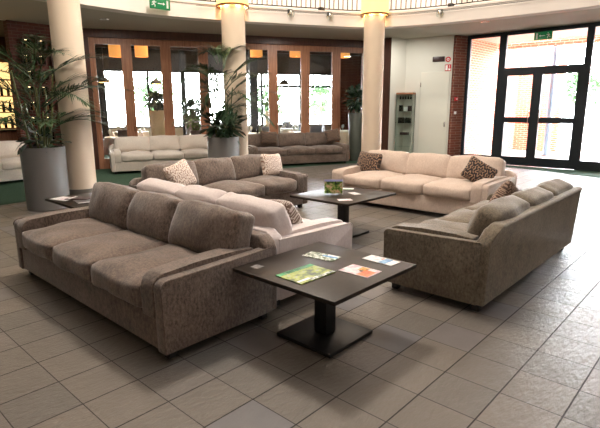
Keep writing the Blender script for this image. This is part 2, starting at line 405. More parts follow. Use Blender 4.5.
def carpet():
    pi = [tuple(p) for p in inner]; a0 = math.atan2(inner[-1].y-CEN.y, inner[-1].x-CEN.x); a1 = math.atan2(inner[0].y-CEN.y, inner[0].x-CEN.x)
    aa = sorted([a0+.01+(a1-a0-.02)*k/150 for k in range(151)] + [x for x in (math.atan2(y-CEN.y, x-CEN.x) for x, y in OUT) if a0+.02 < x < a1-.02])
    bm = bmesh.new(); prev = None
    for a in aa:
        d = Vector((math.cos(a), math.sin(a))); p = CEN+d*hit(pi+[(-4.9, -4.9)], a); q = CEN+d*hit(OUT, a)
        cur = (bm.verts.new((p.x, p.y, .006)), bm.verts.new((q.x, q.y, .006)))
        if prev: bm.faces.new((prev[0], prev[1], cur[1], cur[0]))
        prev = cur
    struct(finish('floor', bm, M['carpet'], smooth=False))
carpet()

# ------------------------------------------------------------------ restaurant shell behind the folding doors
struct(finish('trim_4', wallbm(S(-.2, -.05).to_2d(), S(7.85, -.05).to_2d(), 3.40, 3.6, .2), M['darkwood'], smooth=False))
bm = wallbm(S(-.3, 0).to_2d(), S(7.9, 0).to_2d(), 3.6, ZC, .15); struct(finish('wall_front', bm, M['white'], smooth=False))
bm = bmesh.new(); prism(bm, [tuple(S(-1.3, .15))[:2], tuple(S(11.8, .15))[:2], tuple(S(11.8, 8.2))[:2], tuple(S(-1.3, 8.2))[:2]], 'z', 4.1, 4.2); struct(finish('ceiling', bm, M['ceilwood'], smooth=False))
struct(finish('wall_restaurant_left', wallbm(S(-1.2, .1).to_2d(), S(-1.2, 8.1).to_2d(), 0, 4.1, .1), M['brickin'], smooth=False))
struct(finish('wall_restaurant_right', wallbm(S(11.7, 8.1).to_2d(), S(11.7, .1).to_2d(), 0, 4.1, .1), M['brickin'], smooth=False))
struct(finish('wall_restaurant_back', wallbm(S(-1.2, 8).to_2d(), S(11.7, 8).to_2d(), 3.2, 4.1, .12), M['ceilwood'], smooth=False))
struct(finish('wall_restaurant_back', wallbm(S(-1.2, 8).to_2d(), S(11.7, 8).to_2d(), 0, .80, .12), M['wallwhite'], smooth=False))
struct(finish('wall_restaurant_back', wallbm(S(10.35, 7.9).to_2d(), S(11.7, 7.9).to_2d(), 0, 4.1, .2), M['brickin'], smooth=False))
struct(finish('wall_restaurant_front', wallbm(S(7.9, .14).to_2d(), S(11.7, .14).to_2d(), 0, 4.1, .1), M['wallwhite'], smooth=False))
def slab_st(name, s0, s1, t0, t1, z0, z1, mat, parent=None):
    bm = bmesh.new(); prism(bm, [tuple(S(s0, t0))[:2], tuple(S(s1, t0))[:2], tuple(S(s1, t1))[:2], tuple(S(s0, t1))[:2]], 'z', z0, z1)
    return finish(name, bm, mat, parent, smooth=False)
# restaurant windows: frames with panes
k = 1
for s0, s1 in ((-1.2, 1.70), (1.70, 3.10), (3.10, 5.05), (5.05, 6.65), (6.65, 8.5), (8.5, 10.35)):
    bm = bmesh.new(); w_ = s1-s0
    for a, b, c, d in ((0, .05, .80, 3.2), (w_-.05, w_, .80, 3.2), (0, w_, .80, .87), (0, w_, 3.12, 3.2)): box(bm, a, b, -.04, .04, c, d)
    if s0 > 5: box(bm, 0, w_, -.035, .035, 2.55, 2.65)
    o = finish('window_%d' % k, bm, M['dframe'], smooth=False, loc=S(s0, 8.06), rot=(0, 0, FA)); struct(o)
    finish('pane', bx(.05, w_-.05, -.004, .004, .87, 3.12), M['glass'], o, smooth=False); k += 1
# dark window posts
for s0, s1 in ((-.30, .02), (3.03, 3.22)): struct(slab_st('trim_5', s0, s1, 7.6, 7.9, 0, 4.1, M['dframe']))
struct(slab_st('trim_5', 5.42, 5.72, 5.0, 5.3, 0, 4.1, M['dframe']))
for t in (1.5, 3.2, 5.0, 6.8): struct(slab_st('trim_6', -1.2, 11.7, t, t+.16, 3.92, 4.1, M['darkwood']))

# folding doors of the facade
for i in range(8):
    s0 = -.05 + i*1.0 if i else .05
    s1 = -.05 + (i+1)*1.0; w_ = s1-s0+.001
    bm = bmesh.new()
    box(bm, 0, .135, -.03, .03, .01, 3.42); box(bm, w_-.135, w_, -.03, .03, .01, 3.42)
    box(bm, .135, w_-.135, -.03, .03, 3.24, 3.42); box(bm, .135, w_-.135, -.03, .03, .01, .28)
    o = finish('door_%d' % (i+1), bm, M['wood'], smooth=False, loc=S(s0, .06), rot=(0, 0, FA)); struct(o)
    finish('pane', bx(.135, w_-.135, -.004, .004, .28, 3.24), M['glass'], o, smooth=False)
    if i % 2: finish('handle', tube(bmesh.new(), [(.07, -.035, 1.0), (.07, -.07, 1.0), (.07, -.07, 1.14), (.07, -.035, 1.14)], .01), M['brass'], o)
struct(slab_st('trim_7', -.22, .05, -.03, .14, 0, 3.4, M['darkwood']))

# ------------------------------------------------------------------ entrance
X0 = 14.03
def frame(name, y0, y1, z0, z1, wl, wr, wb, wt, mid=None, x=X0, pane=True, mat='dframe'):
    bm = bmesh.new()
    box(bm, x-.04, x+.04, y0, y0+wl, z0, z1); box(bm, x-.04, x+.04, y1-wr, y1, z0, z1)
    if wt: box(bm, x-.04, x+.04, y0+wl, y1-wr, z1-wt, z1)
    if wb: box(bm, x-.04, x+.04, y0+wl, y1-wr, z0, z0+wb)
    if mid: box(bm, x-.04, x+.04, y0+wl, y1-wr, mid-.075, mid+.075)
    o = finish(name, bm, M[mat], smooth=False); struct(o)
    if pane: finish('pane', bx(x-.005, x+.005, y0+wl, y1-wr, z0+wb, z1-wt), M['glass'], o, smooth=False)
    return o
frame('window_7', 5.30, 6.35, .0, 3.6, .13, .10, .25, .10)
frame('window_8', 3.25, 5.30, 2.5, 3.6, .06, .06, .15, .10)
frame('window_9', 2.70, 3.25, .0, 3.6, .0001, .10, .25, .10)
d1 = frame('door_9', 4.365, 5.30, .02, 2.5, .12, .16, .24, .06, 1.26)
d2 = frame('door_10', 3.25, 4.365, .02, 2.5, .16, .12, .24, .06, 1.26)
finish('handle', tube(bmesh.new(), [(X0-.04, 4.50, 1.0), (X0-.10, 4.50, 1.0), (X0-.10, 4.50, 1.5), (X0-.04, 4.50, 1.5)], .013), M['chrome'], d1)
finish('handle', tube(bmesh.new(), [(X0-.04, 4.23, 1.0), (X0-.10, 4.23, 1.0), (X0-.10, 4.23, 1.5), (X0-.04, 4.23, 1.5)], .013), M['chrome'], d2)
frame('window_10', .9, 2.70, .0, 3.6, .06, .06, .12, .10)
struct(finish('wall_entrance', wallbm((14.03, -5), (14.03, .9), 0, 3.6, -.15), M['wallwhite'], smooth=False))

# outside: portico side walls, roof edge, garden
struct(finish('wall_portico', wallbm((14.2, 6.75), (19.5, 6.75), 0, 3.7, .25), M['brick'], smooth=False))
struct(finish('wall_portico', wallbm((19.5, 6.75), (19.5, 5.2), 0, 3.7, .25), M['brick'], smooth=False))
bm = bmesh.new(); box(bm, 14.1, 17.2, -6, 7.0, 3.7, 3.85); struct(finish('ceiling', bm, M['white'], smooth=False))
struct(finish('wall_portico', wallbm((17.3, 7.0), (17.3, -6), 3.5, 3.85, .12), M['brick'], smooth=False))
struct(finish('wall_portico', wallbm((19.2, 1.6), (15.5, 1.6), 0, 3.7, .25), M['brick'], smooth=False))

# ------------------------------------------------------------------ columns with drum lamps
def column(x, y, rad, label, lamp_r, lamp_z, lamp_label):
    t = thing('round_column', label, 'column', (x, y, 0))
    finish('shaft', lathe(bmesh.new(), [(rad, .24), (rad, ZC)], 48), M['column'], t)
    finish('base_band', lathe(bmesh.new(), [(rad+.012, 0), (rad+.012, .24)], 48), M['band'], t)
    if lamp_r:
        l = thing('drum_lamp', lamp_label, 'lamp', (x, y, lamp_z))
        bm = bmesh.new(); lathe(bm, [(lamp_r, .03), (lamp_r, .72), (lamp_r-.012, .72), (lamp_r-.012, .03), (lamp_r, .03)], 40, closed_ends=False)
        finish('lamp_shade', bm, M['lampshade'], l)
        bm = bmesh.new(); lathe(bm, [(lamp_r+.012, 0), (lamp_r+.012, .035), (lamp_r-.02, .035), (lamp_r-.02, 0), (lamp_r+.012, 0)], 40, closed_ends=False)
        finish('rim', bm, M['brass'], l)
        bm = bmesh.new(); lathe(bm, [(rad+.04, .12), (rad+.04, .20), (rad+.004, .20), (rad+.004, .12), (rad+.04, .12)], 40, closed_ends=False)
        finish('bulb_ring', bm, M['lampglow'], l)
        for k in range(6):
            a = k*PI/3+.3; bl = bpy.data.lights.new('drum_bulb', 'POINT'); bl.energy = 5; bl.color = (1, .74, .38); bl.shadow_soft_size = .02
            bo = bpy.data.objects.new('drum_bulb', bl); bo.location = (x+(rad+.055)*math.cos(a), y+(rad+.055)*math.sin(a), lamp_z+.04); COL.objects.link(bo)
column(3.62, 8.58, .245, 'cream round column nearest the sofas, beside the tall grey planter at left', 0, 0, '')
column(6.91, 8.24, .245, 'cream round column behind the grey planter in the middle of the hall', .325, 3.63, 'glowing yellow drum lampshade around the middle column')
column(9.74, 6.66, .235, 'cream round column behind the left end of the pink cream sofa', .31, 3.63, 'glowing yellow drum lampshade around the column by the white wall')

# ------------------------------------------------------------------ balcony railing
def nearest_ring(p, q):
    i0 = min(range(len(ringpts)), key=lambda i: (ringpts[i]-Vector(p)).length); i1 = min(range(len(ringpts)), key=lambda i: (ringpts[i]-Vector(q)).length)
    return ringpts[i0:i1+1]
path = nearest_ring((6.3, 8.65), (10.71, 2.4))
def outw(p, d): v = (p-CEN).normalized(); return p + v*d
path = [outw(p, .12) for p in path]
L = [0]
for a, b in zip(path, path[1:]): L.append(L[-1]+(b-a).length)
def at_len(d):
    for i in range(len(path)-1):
        if L[i+1] >= d: return path[i].lerp(path[i+1], (d-L[i])/(L[i+1]-L[i]))
    return path[-1]
rl = thing('balcony_railing', 'black metal balcony railing with thin vertical bars above the white fascia', 'railing', (path[0].x, path[0].y, 3.735))
o0 = Vector((path[0].x, path[0].y, 3.735))
finish('handrail', tube(bmesh.new(), [Vector((p.x, p.y, 4.72))-o0 for p in path], .025), M['rail'], rl)
finish('bottom_rail', tube(bmesh.new(), [Vector((p.x, p.y, 3.80))-o0 for p in path], .012, 6), M['rail'], rl)
nb = 78
b0 = None
for i in range(nb):
    p = at_len(L[-1]*(i+.5)/nb)
    if b0 is None: b0 = finish('baluster', bx(-.008, .008, -.008, .008, .06, .97), M['rail'], rl, smooth=False); b = b0
    else: b = b0.copy(); COL.objects.link(b)
    b.location = Vector((p.x, p.y, 3.735))-o0
for d in (.9, 2.9, 4.4, 5.9):
    if d < L[-1]:
        p = at_len(d); finish('rail_clamp', bx(-.07, .07, -.05, .05, 0, .09, .015), M['rail'], rl, loc=Vector((p.x, p.y, 3.735))-o0)
cb = bmesh.new(); tube(cb, [Vector((outw(p, -.20).x, outw(p, -.20).y, 3.655)) for p in path], .005, 5)
tag(finish('fascia_cable', cb, M['rail']), 'thin dark cable running along the balcony fascia under the railing', 'cable')

# small spotlights on the fascia
def spot(x, y, label):
    p = Vector((x, y)); d = (CEN-p).normalized()
    t = thing('fascia_spotlight', label, 'spotlight', (p.x+d.x*.02, p.y+d.y*.02, 3.655), math.atan2(d.y, d.x)-PI/2)
    finish('bracket', bx(-.05, .05, -.02, .03, -.03, .05, .01), M['blackmetal'], t)
    bm = bmesh.new(); lathe(bm, [(.03, 0), (.075, -.03), (.085, -.09), (.07, -.13)], 20); finish('glass_shade', bm, M['cabglass'], t, loc=(0, .10, .02))
    bm = bmesh.new(); lathe(bm, [(.02, 0), (.035, -.05), (.03, -.09)], 14); finish('bulb', bm, M['chrome'], t, loc=(0, .10, .02))
spots = [(8.18, 7.83), (9.02, 7.40), (10.45, 5.42)]
for (x, y), lb in zip(spots, ('small clear glass spotlight on the fascia nearest the middle column', 'small clear glass spotlight on the fascia just left of the bright lamp column', 'small clear glass spotlight on the fascia right of the bright lamp column')):
    spot(x, y, lb)

# exit signs
def exit_sign(loc, rot, label, w_=.42, h=.2, mirror=1):
    t = thing('exit_sign', label, 'sign', loc, rot)
    finish('panel', bx(-w_/2, w_/2, 0, .03, -h/2, h/2, .004), M['green'], t)
    bm = bmesh.new(); m = mirror
    # door
    for a, b, c, d in ((.13, .135, -.07, .07), (.165, .17, -.07, .07), (.135, .165, .065, .07)): box(bm, *(sorted((m*a, m*b))), -.004, 0, c, d)
    box(bm, *(sorted((m*.14, m*.162))), -.004, 0, -.07, .06)
    # arrow
    box(bm, *(sorted((-m*.05, m*.06))), -.004, 0, -.008, .008)
    prism(bm, [(m*.06, -.028), (m*.10, 0), (m*.06, .028)], 'y', -.004, 0)
    # running figure
    def limb(p, q, r=.009): tube(bm, [(m*p[0], -.002, p[1]), (m*q[0], -.002, q[1])], r, 6)
    limb((-.125, .035), (-.135, -.01), .013); limb((-.135, -.01), (-.11, -.035)); limb((-.11, -.035), (-.115, -.07)); limb((-.135, -.01), (-.155, -.035)); limb((-.155, -.035), (-.18, -.035))
    limb((-.125, .03), (-.10, .01)); limb((-.10, .01), (-.085, .025)); limb((-.125, .03), (-.155, .02)); limb((-.155, .02), (-.165, -.002))
    lathe(bm, [(.001, .045), (.014, .05), (.014, .066), (.001, .072)], 8, (-m*.118, -.002))
    finish('pictogram', bm, M['signwhite'], t)
p = Vector((5.56, 8.84)); d = (CEN-p).normalized()
exit_sign((p.x+d.x*.05, p.y+d.y*.05, 3.585), (0, 0, math.atan2(d.y, d.x)+PI/2), 'green exit sign with white figure and arrow on the balcony fascia', mirror=1)
exit_sign((X0-.10, 4.31, 3.40), (0, 0, -PI/2), 'green exit sign hung above the glass entrance doors', .44, .2, -1)

# ------------------------------------------------------------------ white wall fittings
W0 = Vector((13.25, 7.9)); W1 = Vector((13.58, 6.58)); WE = (W1-W0).normalized(); WA = math.atan2(WE.y, WE.x)
WN = Vector((WE.y, -WE.x))   # towards the room?
if (CEN-W0).dot(WN) < 0: WN = -WN
def Wp(s, z=0, d=0): q = W0+WE*s+WN*d; return (q.x, q.y, z)
bm = bmesh.new(); box(bm, 0, .82, -.03, .01, 0, 2.62); dd_ = finish('door_11', bevel(bm, .004, 1), M['doorwhite'], loc=Wp(.49, 0, 0), rot=(0, 0, WA)); struct(dd_)
finish('handle', bx(.74, .77, -.07, -.03, 1.05, 1.20, .005), M['chrome'], dd_)
finish('hinge', bx(-.01, .01, -.045, -.03, 2.2, 2.32, .003), M['chrome'], dd_)
pl_ = tag(finish('wall_plaque', bx(0, .34, -.02, 0, 0, .14, .004), M['plate'], loc=Wp(.80, 2.90, .005), rot=(0, 0, WA)), 'dark rectangular plaque above the white door', 'plaque')
bm = bmesh.new()
t = thing('fire_sign', 'round red and white sign at the top right of the white door', 'sign', Wp(1.24, 2.95, .012), WA)
def disc(r, y0, y1, n=24): bm = bmesh.new(); prism(bm, [(r*math.cos(2*PI*k/n), r*math.sin(2*PI*k/n)) for k in range(n)], 'y', y0, y1); return bm
finish('disc', disc(.075, -.004, 0), M['red'], t, smooth=False); finish('centre', disc(.04, -.007, -.004), M['signwhite'], t, smooth=False); finish('pictogram', disc(.018, -.010, -.007), M['red'], t, smooth=False)
t = thing('fire_hose_sign', 'square red and white fire equipment sign under the round red sign', 'sign', Wp(1.25, 2.72, .012), WA)
finish('panel', bx(-.085, .085, -.004, 0, -.09, .09), M['red'], t, smooth=False)
bm = bmesh.new(); box(bm, -.07, -.01, -.007, -.004, -.07, .07); box(bm, .01, .07, -.007, -.004, -.075, -.02); box(bm, .03, .045, -.007, -.004, .0, .07)
finish('pictogram', bm, M['signwhite'], t, smooth=False)
BP = Vector((13.72, 6.48)); BE = (Vector((14.1, 6.35))-Vector((13.6, 6.52))).normalized(); BA = math.atan2(BE.y, BE.x)
t = thing('fire_call_point', 'small red fire alarm call point on the brick pier beside the entrance', 'alarm', (13.70, 6.47, 1.84), BA)
finish('housing', bx(-.05, .05, -.045, 0, -.05, .05, .006), M['red'], t); finish('label_plate', bx(-.03, .03, -.049, -.045, -.008, .012), M['signwhite'], t, smooth=False)
finish('wall_switch', bx(-.04, .04, -.015, 0, -.04, .04, .004), M['signwhite'], loc=(13.71, 6.467, 1.45), rot=(0, 0, BA))
tag(bpy.data.objects['wall_switch'], 'small pale switch below the red call point on the brick pier', 'switch')

# display cabinet
t = thing('display_cabinet', 'tall narrow glass display cabinet with wooden top against the white wall', 'cabinet', Wp(-.15, 0, .34), WA)
cw, cd, ch = .50, .32, 2.02
bm = bmesh.new(); box(bm, 0, cw, 0, cd, ch-.03, ch+.02); finish('top', bm, M['wood'], t, smooth=False)
bm = bmesh.new(); box(bm, 0, cw, 0, cd, 0, .12); finish('plinth', bm, M['darkwood'], t, smooth=False)
for x in (0, cw-.012):
    for y in (0, cd-.012): finish('post', bx(x, x+.012, y, y+.012, .12, ch-.03), M['chrome'], t, smooth=False)
for z in (.45, .80, 1.15, 1.5): finish('glass_shelf', bx(.012, cw-.012, .01, cd-.01, z, z+.008), M['cabglass'], t, smooth=False)
finish('front_pane', bx(.012, cw-.012, 0, .005, .12, ch-.03), M['cabglass'], t, smooth=False)
for x in (0.002, cw-.007): finish('side_pane', bx(x, x+.005, .012, cd-.012, .12, ch-.03), M['cabglass'], t, smooth=False)
def cab(x, y, z): q = Vector(Wp(-.15, 0, .34)[:2]) + WE*x - WN*y; return (q.x, q.y, z)
pb = None
for k in range(5):
    lb = '%s small dark bottle on the top shelf of the glass cabinet' % ('leftmost', 'second', 'middle', 'fourth', 'rightmost')[k]
    if pb is None:
        bm = bmesh.new(); lathe(bm, [(.025, 0), (.028, .05), (.012, .08), (.012, .11)], 12); pb = o = finish('perfume_bottle', bm, M['bottle_dark']); tag(o, lb, 'bottle', 'dark bottles on the top cabinet shelf')
    else: o = pb.copy(); COL.objects.link(o)
    tag(o, lb, 'bottle', 'dark bottles on the top cabinet shelf'); o.location = cab(.09+.08*k, .14, 1.508+.34)
for k, (x, lb, mt, h) in enumerate(((.12, 'dark box on the second cabinet shelf, at its left', 'bottle_dark', .18), (.27, 'white box on the second cabinet shelf, in its middle', 'signwhite', .12), (.39, 'brown box on the second cabinet shelf, at its right', 'plate', .16))):
    tag(finish('gift_box', bx(-.055, .055, -.05, .05, 0, h, .004), M[mt], loc=cab(x, .15, 1.158+.34), rot=(0, 0, WA)), lb, 'box')
for k, (x, lb) in enumerate(((.14, 'left wide dark case on the third cabinet shelf'), (.36, 'right wide dark case on the third cabinet shelf'))):
    tag(finish('watch_case', bx(-.095, .095, -.05, .05, 0, .17, .006), M['bottle_dark'], loc=cab(x, .15, .808+.34), rot=(0, 0, WA)), lb, 'case')
tag(finish('folded_leaflet_stack', bx(-.12, .12, -.08, .08, 0, .08, .004), M['plate'], loc=cab(.25, .15, .458+.34), rot=(0, 0, WA)), 'low dark stack on the lowest shelf of the glass cabinet', 'stack')
# recessed soffit light at (440ish) and left one
for q, lb in (((12.0, 5.05), 'small round recessed downlight in the soffit near the entrance'), ((5.6, 11.2), 'small round recessed downlight in the soffit by the folding doors')):
    t = thing('recessed_downlight', lb, 'light', (q[0], q[1], ZS))
    bm = bmesh.new(); lathe(bm, [(.10, -.012), (.10, 0), (.07, 0), (.07, -.012), (.10, -.012)], 24, closed_ends=False); finish('trim_ring', bm, M['chrome'], t)
    bm = bmesh.new(); lathe(bm, [(.07, -.006), (.07, -.001)], 24); finish('diffuser', bm, M['soffit'], t)

# ------------------------------------------------------------------ sofas
def make_sofa(loc, rz, Ln, D, mat, label, group=None, zs=1.0, seed=0, lean=.015, cx_shift=0):
    t = thing('three_seat_sofa', label, 'sofa', loc, rz, group)
    hl, hd = Ln/2, D/2; m = M[mat]
    aw = .09; pw = .15; ai = hl-aw-pw; zb = .07
    # base / front apron
    bm = bmesh.new(); box(bm, -hl+aw-.004, hl-aw+.004, -hd+.015, hd-.10, zb, .315)
    finish('base', bevel(bm, .012, 3), m, t)
    # back frame with sloping ends
    bv_ = .09 if lean < .05 else .16
    bh = .655*zs if lean < .05 else .71
    prof = [(-hl+.004, zb), (hl-.004, zb), (hl-.004, .565), (hl-.02, bh-.05) if lean < .05 else (hl-.10, bh-.04), (hl-bv_, bh), (-hl+.03, bh+.02) if lean > .05 else (-hl+bv_, bh), (-hl+.02, bh-.05) if lean < .05 else (-hl+.01, bh-.03), (-hl+.004, .565)]
    bm = bmesh.new(); prism(bm, prof, 'y', hd-.12, hd)
    for v in bm.verts:
        if v.co.z > .6: v.co.y += lean
    finish('back_frame', bevel(bm, .022, 3), m, t)
    for sx in (-1, 1):
        # outer arm panel, seen side on: rounded front corner, level top rising slightly to the back
        P = [(-hd, zb), (-hd, .50)]
        for k in range(1, 6): a = PI - PI/2*k/5; P.append((-hd+.05+.05*math.cos(a), .50+.05*math.sin(a)))
        P += [(0, .56), (hd-.06, .575), (hd-.06, zb)]
        x0, x1 = sorted((sx*hl, sx*(hl-aw)))
        bm = bmesh.new(); prism(bm, P, 'x', x0, x1); arm = finish('arm', bevel(bm, .010, 2), m, t)
        pp = [(sx*(hl-.004), y_, z_+.001) for y_, z_ in P[1:-1]]
        finish('piping', tube(bmesh.new(), pp, .007, 6), m, arm)
        P = [(-hd-.008, .29), (-hd-.008, .475)]
        for k in range(1, 8): a = PI - PI/2*k/7; P.append((-hd-.008+.09*(1+math.cos(a)), .475+.10*math.sin(a)))
        P += [(-.15, .592), (.15, .592), (hd-.16, .58), (hd-.16, .29)]
        x0, x1 = sorted((sx*(hl-aw), sx*ai))
        bm = bmesh.new(); prism(bm, P, 'x', x0, x1); bevel(bm, .022, 3); finish('arm_pad', bm, m, arm)
    cw = 2*ai/3
    for k in range(3):
        cx = -ai + cw*(k+.5)
        bm = pillow(cw/2-.002, (D-.28)/2, .092, .050, (.004, .024, .050), 12, .024, seed+k)
        finish('seat_cushion', bm, m, t, loc=(cx, -hd-.026+(D-.28)/2, .40))
        ex = 0
        wd = cw/2+.004; cxx = cx-cx_shift
        if k == 0: wd += .045; cxx -= .045
        if k == 2: wd += .045; cxx += .045
        bm = pillow(wd, .110, .200, .055, (.014, .050, .012), 12, .020, seed+10+k)
        finish('back_cushion', bm, m, t, loc=(cxx, hd-.225+lean, (.64 if lean < .05 else .605)*zs), rot=(-.30-lean, random.uniform(-.02, .02), random.uniform(-.015, .015)))
    for sx in (-1, 1):
        for sy in (-1, 1):
            bm = bx(-.03, .03, -.03, .03, 0, .072, .004, 1); finish('foot', bm, M['foot'], t, loc=(sx*(hl-.09), sy*(hd-.09), 0))
    return t
def box_sofa(x0, x1, y0, y1, face, mat, label, seed, group=None, **kw):
    cx, cy = (x0+x1)/2, (y0+y1)/2
    if face == '-x': rz, Ln, D = -PI/2, y1-y0, x1-x0
    if face == '+x': rz, Ln, D = PI/2, y1-y0, x1-x0
    if face == '+y': rz, Ln, D = PI, x1-x0, y1-y0
    if face == '-y': rz, Ln, D = 0, x1-x0, y1-y0
    return make_sofa((cx, cy, 0), rz, Ln, D, mat, label, group, 1.0, seed, **kw)
box_sofa(1.47, 2.465, 2.506, 5.12, '-x', 'taupe', 'dark taupe chenille three-seat sofa nearest the camera at left', 1)
box_sofa(2.53, 3.55, 2.61, 5.02, '+x', 'cream_w', 'pale cream sofa standing back to back with the near taupe sofa', 2, cx_shift=.05)
box_sofa(3.54, 6.04, 1.34, 2.26, '+y', 'taupe_g', 'grey taupe sofa at right with its back towards the glass entrance', 3, lean=.055, cx_shift=.08)
box_sofa(3.24, 5.82, 5.20, 6.20, '-y', 'taupe_l', 'light taupe sofa behind the pale cream one, with two patterned cushions', 4)
box_sofa(6.50, 7.60, 2.52, 5.24, '-x', 'cream', 'pink cream sofa with dark damask cushions facing the square tables', 5)
def rot_sofa(front_left, yaw, Ln, D, mat, label, seed):
    fl = Vector(front_left); ex = Vector((math.cos(yaw), math.sin(yaw))); ey = Vector((-ex.y, ex.x))
    c = fl + ex*Ln/2 + ey*D/2
    return make_sofa((c.x, c.y, 0), yaw, Ln, D, mat, label, None, 1.06, seed)
rot_sofa((5.62, 11.50), -.42, 2.80, .98, 'cream_g', 'beige sofa in front of the folding doors, behind the middle planter', 6)
rot_sofa((8.72, 9.88), -.42, 3.05, .98, 'taupe', 'brownish taupe sofa in front of the folding doors between the columns', 7)
rot_sofa((1.55, 11.55), .10, 2.75, .98, 'cream_g', 'beige sofa against the bar wall at the far left edge', 8)

# ------------------------------------------------------------------ throw cushions
M['dam_light'] = damask('light_damask', srgb(232, 218, 206), srgb(150, 116, 98), .2)
M['dam_dark'] = damask('dark_damask', srgb(34, 24, 24), srgb(150, 120, 96), .24)
M['dam_grey'] = damask('grey_damask', srgb(120, 100, 88), srgb(206, 194, 184), .14)
M['dam_brown'] = damask('brown_damask', srgb(92, 70, 58), srgb(170, 142, 122), .13)
def throw(loc, rot, mat, label, size=.42, h=None, seed=0):
    h = h or size
    bm = pillow(size/2, .065, h/2, .05, (0, .03, 0), 14, .008, seed, pinch=.75)
    # pointed corners
    for v in bm.verts:
        q = Vector((v.co.x/(size/2), 0, v.co.z/(h/2))); k = 1 + .07*abs(q.x)**3*abs(q.z)**3 - .05*((1-q.x**2)*abs(q.z)**4 + (1-q.z**2)*abs(q.x)**4)
        v.co.x *= k; v.co.z *= k
    o = finish('throw_cushion', bm, M[mat], loc=loc, rot=rot); tag(o, label, 'cushion'); return o
throw((3.74, 5.68, .69), (-.35, -.30, .05), 'dam_light', 'pale damask cushion leaning at the left end of the light taupe sofa', .38, seed=1)
throw((5.50, 5.70, .69), (-.22, .03, -.03), 'dam_light', 'beige damask cushion at the right end of the light taupe sofa', .40, .36, seed=2)
throw((7.09, 4.88, .655), (-.25, .05, -PI/2-.12), 'dam_dark', 'dark damask cushion at the left end of the pink cream sofa', .50, .36, seed=3)
throw((6.98, 2.86, .655), (-.42, .50, -PI/2+.35), 'dam_dark', 'dark damask cushion tipped against the right arm of the pink cream sofa', .44, .34, seed=4)
throw((3.02, 3.10, .635), (-.60, .10, PI/2+.05), 'dam_grey', 'grey and brown patterned cushion lying on the pale cream sofa', .54, .33, seed=5)
throw((5.08, 1.80, .625), (-.40, -.33, PI+.05), 'dam_brown', 'brown patterned cushion standing up behind the back of the right sofa', .46, .42, seed=6)
q = S(4.62, -.60, .78); throw(q, (-.25, .10, FA+.1), 'dam_dark', 'dark patterned cushion at the left end of the far brownish sofa', .50, .36, seed=7)
q = S(6.60, -.56, .80); throw(q, (-.25, -.15, FA-.05), 'dam_dark', 'dark patterned cushion at the right end of the far brownish sofa', .44, .36, seed=8)

# ------------------------------------------------------------------ pedestal tables
def ped_table(x0, x1, y0, y1, label, bs=.245, first=None):
    cx, cy = (x0+x1)/2, (y0+y1)/2; hx, hy = (x1-x0)/2, (y1-y0)/2
    t = thing('pedestal_table', label, 'table', (cx, cy, 0), 0, None)
    bm = bmesh.new(); prism(bm, [(-hx, -hy), (hx, -hy), (hx, hy), (-hx, hy)], 'z', .487, .515); finish('tabletop', bevel(bm, .004, 2), M['black'], t)
    finish('column_leg', bx(-.055, .055, -.055, .055, .028, .487, .006), M['blackmetal'], t)
    finish('base_plate', bx(-bs, bs, -bs, bs, 0, .028, .006), M['blackmetal'], t)
    return t
ped_table(2.02, 2.94, 1.60, 2.50, 'square black pedestal table nearest the camera, spread with magazines')
ped_table(4.36, 5.40, 3.28, 4.20, 'square black pedestal table between the cream sofas, with a picture stand')
ped_table(2.19, 3.08, 5.45, 6.31, 'square black pedestal table at far left beside the tall grey planter')

# ------------------------------------------------------------------ magazines and leaflets
def cover(name, stops, scale, seed, detail=4):
    t = NT(name); n = t.noise(t.mapping(t.coord(), (1, 1, 1), loc=(seed, seed*2, 0)), scale, detail, .7)
    t.put(t.p.inputs['Base Color'], t.ramp(n, stops)); t.p.inputs['Roughness'].default_value = .3; return t.m
W_ = srgb(235, 232, 232)
M['c_green'] = cover('garden_photo_print', [(.34, srgb(28, 44, 24)), (.45, srgb(96, 120, 40)), (.55, srgb(166, 178, 56)), (.68, srgb(150, 160, 150))], 14, 3)
M['c_title'] = plain('green_print', srgb(34, 150, 84), .3)
M['c_white'] = plain('paper_white', W_, .45)
M['c_dots'] = cover('foliage_photo_print', [(.40, srgb(40, 58, 40)), (.50, srgb(110, 130, 96)), (.56, srgb(225, 228, 220))], 30, 5)
M['c_blue'] = cover('blue_print', [(.42, srgb(120, 180, 214)), (.6, srgb(60, 130, 190))], 20, 1)
M['c_red'] = cover('red_print', [(.40, srgb(220, 76, 52)), (.6, srgb(236, 130, 90))], 16, 2)
M['c_pink'] = cover('pale_pink_print', [(.42, W_), (.52, srgb(226, 206, 214)), (.62, srgb(206, 170, 180))], 22, 4)
M['c_orange'] = cover('orange_print', [(.45, srgb(238, 168, 66)), (.6, srgb(140, 84, 60))], 24, 6)
M['c_land'] = cover('landscape_photo_print', [(.40, srgb(30, 50, 22)), (.5, srgb(110, 150, 50)), (.6, srgb(206, 170, 140))], 16, 8)
M['c_violet'] = plain('pale_violet_print', srgb(170, 170, 214), .4)
M['grey_print'] = cover('grey_print', [(.45, srgb(100, 98, 100)), (.6, srgb(60, 56, 56))], 40, 8)
def sheet(name, cx, cy, z, w_, h_, rz, th, mat, label, cat, bits):
    """flat printed sheet; bits = (name, x0, x1, y0, y1, material) as fractions of the sheet"""
    t = thing(name, label, cat, (cx, cy, z), rz)
    finish('cover', bx(-w_/2, w_/2, -h_/2, h_/2, 0, th), M[mat], t, smooth=False)
    for nm, a, b, c, d, mt in bits:
        finish(nm, bx((a-.5)*w_, (b-.5)*w_, (c-.5)*h_, (d-.5)*h_, th, th+.0006), M[mt], t, smooth=False)
    return t
ZT = .5155
